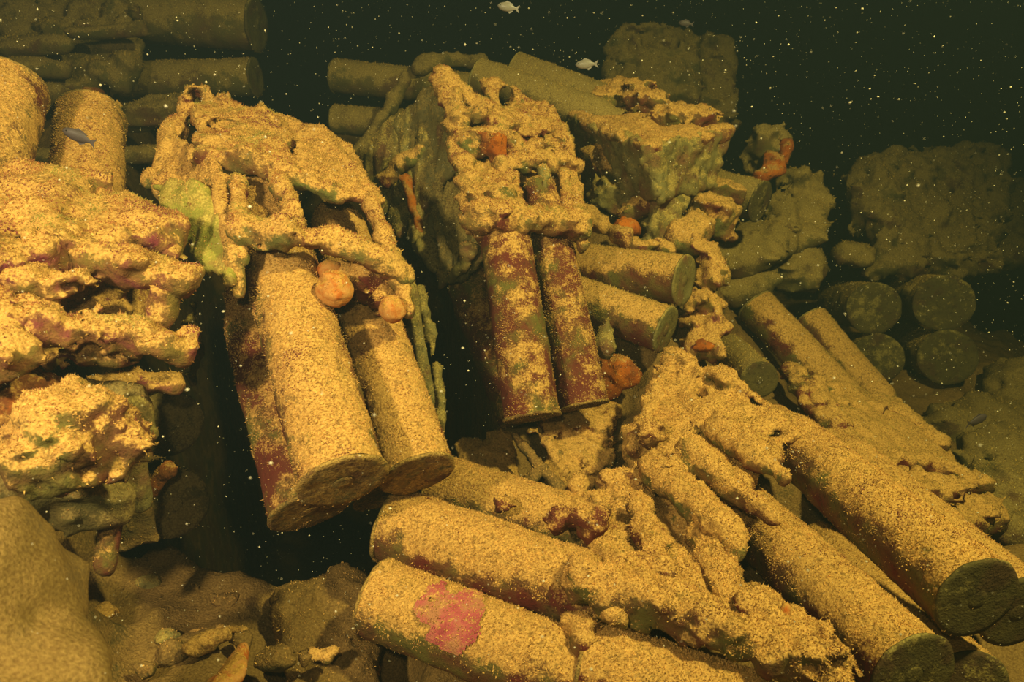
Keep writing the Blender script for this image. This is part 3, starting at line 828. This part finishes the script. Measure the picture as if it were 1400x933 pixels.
# --- rubble under the long crate
RB = [
    ('broken_plank', 'short golden plank stub under the long crate, uppermost of the rubble', bar([(812, 216, 2.05), (835, 236, 2.02), (862, 254, 2.0)], 0.042, 0.03), 'gold'),
    ('broken_plank', 'squarish green block under the golden plank stub', [obox(838, 270, 2.0, (0.06, 0.05, 0.04), (10, 22, 20))], 'olive'),
    ('broken_plank', 'dark long plank slanting down beside the centre crate', bar([(800, 296, 1.90), (826, 308, 1.86), (853, 324, 1.82)], 0.026, 0.022), 'wood'),
    ('broken_plank', 'golden plank sloping up right above the orange growth', bar([(862, 290, 1.95), (885, 282, 1.92), (902, 272, 1.92)], 0.034, 0.026), 'gold'),
    ('broken_plank', 'wide slab leaning upright in the middle of the rubble', [obox(908, 300, 1.93, (0.055, 0.03, 0.085), (-20, 24, 25))], 'olive'),
    ('broken_block', 'squared block end with golden top right of the leaning slab', [obox(974, 296, 2.0, (0.06, 0.06, 0.052), (8, 10, 30))], 'wood'),
    ('broken_block', 'flat golden block on top of the squared block end', [obox(982, 259, 2.1, (0.065, 0.05, 0.028), (6, 16, 15))], 'gold'),
    ('broken_block', 'rough lump at the foot of the leaning slab', [ell(P(935, 325, 1.9), (0.06, 0.05, 0.05)), ell(P(955, 310, 1.92), 0.045)], 'wood'),
    ('broken_block', 'small flat stone lying on the upper right-pointing casing', [ell(P(868, 334, 1.82), (0.045, 0.03, 0.022))], 'gold'),
    ('broken_block', 'wedge chip beside the flat stone above the casing', [cap(P(900, 338, 1.84), P(918, 344, 1.84), 0.022, 0.014)], 'gold'),
]
for i, (n, l, pr, m) in enumerate(RB):
    lump(n, l, 'rubble', pr, m, 0.008, 0.012, 26, 150 + i, 14000, tm='turf_dim')
lump('orange_growth', 'bright orange growth in the rubble above the upper right-pointing casing', 'growth', [ell(P(858, 312, 1.86), (0.04, 0.03, 0.025))], 'rust', 0.007, 0.010, 30, 165, 0)
lump('overgrown_post', 'column of pinkish and green lumps right of the round casing bases', 'post',
     [ell(P(968, 352, 1.86), (0.045, 0.04, 0.035)), ell(P(970, 385, 1.84), (0.045, 0.04, 0.04)), ell(P(965, 415, 1.83), (0.05, 0.04, 0.04)), ell(P(962, 448, 1.82), (0.05, 0.045, 0.045)), ell(P(958, 480, 1.8), (0.05, 0.045, 0.045))],
     'purple', 0.008, 0.024, 26, 166, 14000, tm='turf_mix')
lump('orange_growth', 'red-orange spot of growth at the foot of the lumpy column', 'growth', [ell(P(962, 474, 1.74), (0.03, 0.016, 0.014))], 'rust', 0.006, 0.008, 30, 167, 0)

# --- background masses in the dark
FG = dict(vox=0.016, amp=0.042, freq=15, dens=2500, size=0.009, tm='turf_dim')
lump('background_crate', 'dim overgrown crate far back at top, right of the pale fish', 'crate',
     [plate((850, 70, 3.4), (930, 66, 3.4), (935, 130, 3.3), (855, 130, 3.3), 0.09), plate((955, 70, 3.5), (985, 72, 3.5), (985, 170, 3.4), (940, 170, 3.4), 0.07)], 'far', seed=170, **FG)
lump('background_crate', 'wide dim crate in the dark at right above the round bases', 'crate',
     [plate((1190, 235, 3.2), (1350, 225, 3.4), (1350, 300, 3.3), (1190, 290, 3.1), 0.09), plate((1205, 300, 3.05), (1340, 305, 3.2), (1340, 360, 3.15), (1210, 360, 3.0), 0.07)], 'far', seed=171, **FG)
lump('background_crate', 'dim crate at the right edge behind the wide one', 'crate', [plate((1370, 270, 3.6), (1440, 270, 3.6), (1440, 350, 3.5), (1370, 350, 3.5), 0.08)], 'far', seed=172, **FG)
lump('background_block', 'pale hazy square block below the orange lump', 'crate', [plate((1078, 248, 2.75), (1122, 248, 2.8), (1100, 330, 2.65), (1065, 325, 2.6), 0.05)], 'far_brass', seed=173, **FG)
T = Thing('overgrown_lump', 'brown crusted lump with orange growth standing in the haze right of the long crate', 'growth')
piece(T, 'lump_body', [ell(P(1046, 206, 2.5), (0.075, 0.06, 0.075)), ell(P(1062, 196, 2.48), 0.05)], 'far', 0.012, 0.03, 16, seed=174, dens=3000, tm='turf_dim')
piece(T, 'orange_patch', [cap(P(1036, 243, 2.42), P(1060, 230, 2.42), 0.026, 0.03), cap(P(1052, 212, 2.42), P(1042, 235, 2.42), 0.014, 0.018)], 'rust', 0.010, 0.016, 20, seed=175, dens=0, label='orange growth at the front')
piece(T, 'orange_patch', [cap(P(1072, 196, 2.43), P(1069, 220, 2.43), 0.025, 0.016)], 'rust', 0.010, 0.014, 20, seed=176, dens=0, label='orange growth at the side')
T.build()
for i, (x, y, d, r, l) in enumerate([(1010, 345, 2.5, 0.11, 'hazy lump right of the lumpy column'), (1050, 330, 2.6, 0.10, 'hazy lump under the pale square block'), (1085, 365, 2.7, 0.12, 'low hazy mound behind the leaning far casings'),
                                     (1170, 345, 2.9, 0.06, 'small pale hazy lump left of the wide dim crate'), (1262, 400, 2.9, 0.05, 'small brownish lump between the upper round bases'), (1020, 395, 2.5, 0.08, 'hazy rubble above the left far casing')]):
    lump('background_rock', l, 'rock', [ell(P(x, y, d), (r * 1.2, r, r * 0.8))], 'far_brass', 0.016, 0.03, 12, 180 + i, 2500, 0.008, 'turf_dim')
lump('background_crate', 'dark rotted crate at the top left corner beside the thick casing', 'crate',
     [plate((-20, 5, 2.6), (160, 10, 2.6), (165, 40, 2.5), (-20, 50, 2.5), 0.05), plate((10, 70, 2.45), (80, 62, 2.5), (75, 120, 2.4), (10, 110, 2.4), 0.04), plate((110, 60, 2.5), (170, 65, 2.5), (165, 110, 2.45), (115, 120, 2.45), 0.045)], 'far', seed=190, **FG)
for i, (a, b, r, l) in enumerate([((5, 140, 2.3), (80, 132, 2.3), 0.035, 'lowest dark board in the rotted stack at far left'), ((15, 72, 2.3), (85, 62, 2.3), 0.03, 'lit greenish board end in the rotted stack at far left'),
                                  ((172, 158, 2.35), (250, 150, 2.35), 0.05, 'rotten board behind the left crate peak'), ((100, 45, 2.35), (195, 38, 2.35), 0.02, 'thin board under the thick casing at top left'),
                                  ((18, 92, 2.25), (88, 96, 2.3), 0.028, 'middle dark board in the rotted stack at far left')]):
    lump('rotten_board', l, 'board', bar([a, b], r), 'far', 0.011, 0.018, 16, 195 + i, 3500, 0.007, 'turf_dim', grain=RIGHT)
lump('orange_growth', 'small orange growth behind the upright casing at left', 'growth', [ell(P(127, 134, 2.1), (0.04, 0.03, 0.03)), ell(P(112, 146, 2.1), 0.025)], 'rust', 0.009, 0.012, 24, 205, 0)
lump('wire_scrap', 'thin curled wire by the top of the upright casing', 'wire', bar([(140, 168, 1.5), (158, 155, 1.5), (163, 145, 1.5), (160, 138, 1.5)], 0.004, 0.003), 'wood', 0.003, 0.001, 40, 206, 0)
lump('wooden_beam', 'long thin beam leaning behind the centre crate on its left', 'board', bar([(482, 225, 2.25), (520, 165, 2.35), (555, 110, 2.45)], 0.03, 0.022), 'far', 0.010, 0.012, 18, 207, 3500, tm='turf_dim')
lump('wooden_beam', 'dim low ridge of wreckage behind the two peaks at top', 'board', bar([(575, 90, 2.6), (620, 80, 2.65), (660, 82, 2.7)], 0.03, 0.022), 'far', 0.010, 0.014, 18, 208, 3500, tm='turf_dim')
lump('background_rock', 'low dim rubble mound below the four round bases at right', 'rock', [ell(P(1350, 590, 2.5), (0.22, 0.2, 0.10)), ell(P(1400, 540, 2.7), (0.16, 0.16, 0.12))], 'far', 0.022, 0.04, 9, 209, 2000, 0.008, 'turf_dim')
lump('background_rock', 'dim silted mound at the right edge below the pale fish smear', 'rock', [ell(P(1390, 700, 1.75), (0.18, 0.16, 0.10)), ell(P(1400, 640, 2.1), (0.2, 0.16, 0.10))], 'far', 0.016, 0.03, 12, 210, 3000, 0.007, 'turf_dim')


# ------------------------------------------------------------------ fish
def fish(label, pos, L, heading, mat):
    T = Thing('fish', label, 'fish', 'small fish in the hold')
    f = unit(heading)
    s = unit(np.cross(f, (0, 0, 1)))
    u = np.cross(s, f)
    c = np.asarray(pos)
    prof = [(-0.5, 0.0, 0.004), (-0.46, 0.07, 0.05), (-0.38, 0.13, 0.085), (-0.22, 0.185, 0.10), (-0.02, 0.19, 0.09), (0.15, 0.14, 0.06), (0.28, 0.075, 0.03), (0.34, 0.055, 0.018)]
    n = 16
    V = []
    for t, h, w in prof:
        for k in range(n):
            a = 2 * math.pi * k / n
            V.append(c - f * t * L + u * math.sin(a) * max(h, 0.003) * L + s * math.cos(a) * w * L)
    V = np.array(V)
    i, j = np.meshgrid(np.arange(len(prof) - 1), np.arange(n), indexing='ij')
    a, b = i * n + j, i * n + (j + 1) % n
    F = np.stack([a, a + n, b + n, b], -1).reshape(-1, 4)
    T.part('body', V, F, M[mat])

    def fin(pts, name, th=0.006):
        q = [c - f * x * L + u * y * L + s * z * L for x, y, z in pts]
        V = np.array([v + s * th * L for v in q] + [v - s * th * L for v in q])
        F = np.array([[0, 1, 2, 3], [7, 6, 5, 4], [0, 4, 5, 1], [1, 5, 6, 2], [2, 6, 7, 3], [3, 7, 4, 0]])
        T.part(name, V, F, M[mat], smooth=False)
    fin([(0.32, 0.04, 0), (0.52, 0.17, 0), (0.44, 0, 0), (0.33, 0.0, 0)], 'tail_fin')
    fin([(0.32, -0.04, 0), (0.52, -0.17, 0), (0.44, 0, 0), (0.33, 0.0, 0)], 'tail_fin')
    fin([(-0.2, 0.17, 0), (-0.08, 0.26, 0), (0.2, 0.16, 0), (0.2, 0.10, 0)], 'dorsal_fin')
    fin([(0.0, -0.17, 0), (0.08, -0.25, 0), (0.22, -0.15, 0), (0.2, -0.09, 0)], 'anal_fin')
    for sg in (1, -1):
        V, F = lathe(c + f * 0.36 * L + u * 0.035 * L + s * sg * 0.06 * L, s * sg, [(0, 0.035 * L), (0.02 * L, 0.028 * L), (0.028 * L, 0.0004)], 12)
        T.part('eye', V, F, M['eye'])
    return T.build(ground=False)


fish('small dark fish in front of the upright casing at left', P(108, 187, 1.15), 0.052, (-0.9, -0.15, 0.5), 'fish')
fish('pale fish at the top edge above the two crate peaks', P(695, 10, 1.7), 0.055, (-0.95, 0.1, 0.15), 'fish_pale')
fish('pale fish at top just right of the two jutting casings', P(802, 88, 1.75), 0.058, (-0.97, 0.2, -0.05), 'fish_pale')
fish('tiny dim fish at the top right of centre in open water', P(938, 32, 2.3), 0.05, (-0.95, 0.2, 0.1), 'fish')
fish('faint fish in the murk near the right edge', P(1335, 575, 1.7), 0.07, (0.9, 0.4, 0.1), 'fish')


# ------------------------------------------------------------------ drifting particles
def snow(n, seed):
    rng = np.random.default_rng(seed)
    d = 0.5 + 2.6 * rng.random(n) ** 0.8
    x = rng.uniform(-120, 1520, n)
    y = rng.uniform(-100, 1030, n)
    c = d[:, None] * (FWD + ((x - 700) / FPX)[:, None] * RIGHT + ((466.5 - y) / FPX)[:, None] * UP)
    r = (0.0005 + 0.0013 * rng.random(n) ** 7) * (0.6 + 0.4 * d)
    o = np.array([(1, 0, 0), (-1, 0, 0), (0, 1, 0), (0, -1, 0), (0, 0, 1), (0, 0, -1)], float)
    V = c[:, None] + r[:, None, None] * (o[None] * rng.uniform(0.6, 1.4, (n, 6, 1)))
    f = np.array([[0, 2, 4], [2, 1, 4], [1, 3, 4], [3, 0, 4], [2, 0, 5], [1, 2, 5], [3, 1, 5], [0, 3, 5]])
    F = (6 * np.arange(n)[:, None, None] + f).reshape(-1, 3)
    ob = bpy.data.objects.new('drifting_particles', mesh_data('drifting_particles', V.reshape(-1, 3), [(F, 0, False)], [M['snow']]))
    COL.objects.link(ob)
    ob['label'] = 'pale specks of silt drifting in the dark water'
    ob['category'] = 'particles'
    ob['kind'] = 'stuff'


snow(13000, 5)


# ------------------------------------------------------------------ hold floor: silt heaped up under the wreckage
def floor():
    st = 0.016
    xs = np.arange(-2.6, 2.9, st)
    ys = np.arange(0.1, 4.6, st)
    X, Y = np.meshgrid(xs, ys, indexing='ij')
    k = np.clip((X - 0.1) / 0.9, 0, 1)
    Z = -0.97 + (0.16 - 0.5 * k) * np.clip(Y - 1.0, 0, 2.2)
    for hx, hy, hz, sg in ((0.15, 2.0, 0.34, 0.42), (-1.6, 2.95, 0.5, 0.36), (0.55, 2.35, 0.35, 0.3), (1.9, 3.3, 0.35, 0.5), (-0.75, 0.72, 0.2, 0.22), (-1.2, 1.1, 0.75, 0.2)):
        Z = Z + hz * np.exp(-((X - hx) ** 2 + (Y - hy) ** 2) / (2 * sg * sg))
    ss = lambda v, a, b: np.clip((v - a) / (b - a), 0, 1) ** 2 * (3 - 2 * np.clip((v - a) / (b - a), 0, 1))
    Z = Z - 2.6 * ss(Y + 0.06 * fbm(np.stack([X, Y, 0 * X], -1) * 6, 4, 2), 1.02, 1.2) * (1 - ss(Y, 3.5, 3.9)) * (1 - ss(X, -0.15 - 0.15 * np.clip(Y - 1.3, 0, 2), 0.0 - 0.15 * np.clip(Y - 1.3, 0, 2))) * ss(X, -0.75 - 0.28 * Y, -0.6 - 0.28 * Y)
    p = np.stack([X, Y, 0 * X], -1)
    Z = Z + 0.05 * fbm(p * 3.1, 5, 4) + 0.022 * fbm(p * 15, 9, 4, 0.6)
    lim = np.full(Z.shape, 9.0)
    A = np.concatenate(GROUND)
    i = np.clip(((A[:, 0] - xs[0]) / st).round().astype(int), 0, len(xs) - 1)
    j = np.clip(((A[:, 1] - ys[0]) / st).round().astype(int), 0, len(ys) - 1)
    np.minimum.at(lim, (i, j), A[:, 2] + 0.02)
    for _ in range(3):
        q = np.pad(lim, 1, mode='edge')
        lim = np.min([q[a:a + lim.shape[0], b:b + lim.shape[1]] for a in range(3) for b in range(3)], 0)
    Z = np.minimum(Z, lim)
    for _ in range(2):
        q = np.pad(Z, 1, mode='edge')
        Z = np.mean([q[a:a + Z.shape[0], b:b + Z.shape[1]] for a in range(3) for b in range(3)], 0)
    Z = Z + 0.009 * fbm(p * 42, 19, 2)
    V = np.stack([X, Y, Z], -1).reshape(-1, 3)
    ny = len(ys)
    a, b = np.meshgrid(np.arange(len(xs) - 1), np.arange(ny - 1), indexing='ij')
    k = (a * ny + b).ravel()
    F = np.stack([k, k + ny, k + ny + 1, k + 1], -1)
    o = bpy.data.objects.new('floor', mesh_data('floor', V, [(F, 0, True)], [M['floor']]))
    COL.objects.link(o)
    o['label'] = 'silt covered floor of the flooded hold'
    o['kind'] = 'structure'
    TRIS.append(2 * len(F))


floor()
print('TRIANGLES', sum(TRIS), 'OBJECTS', len(bpy.data.objects))
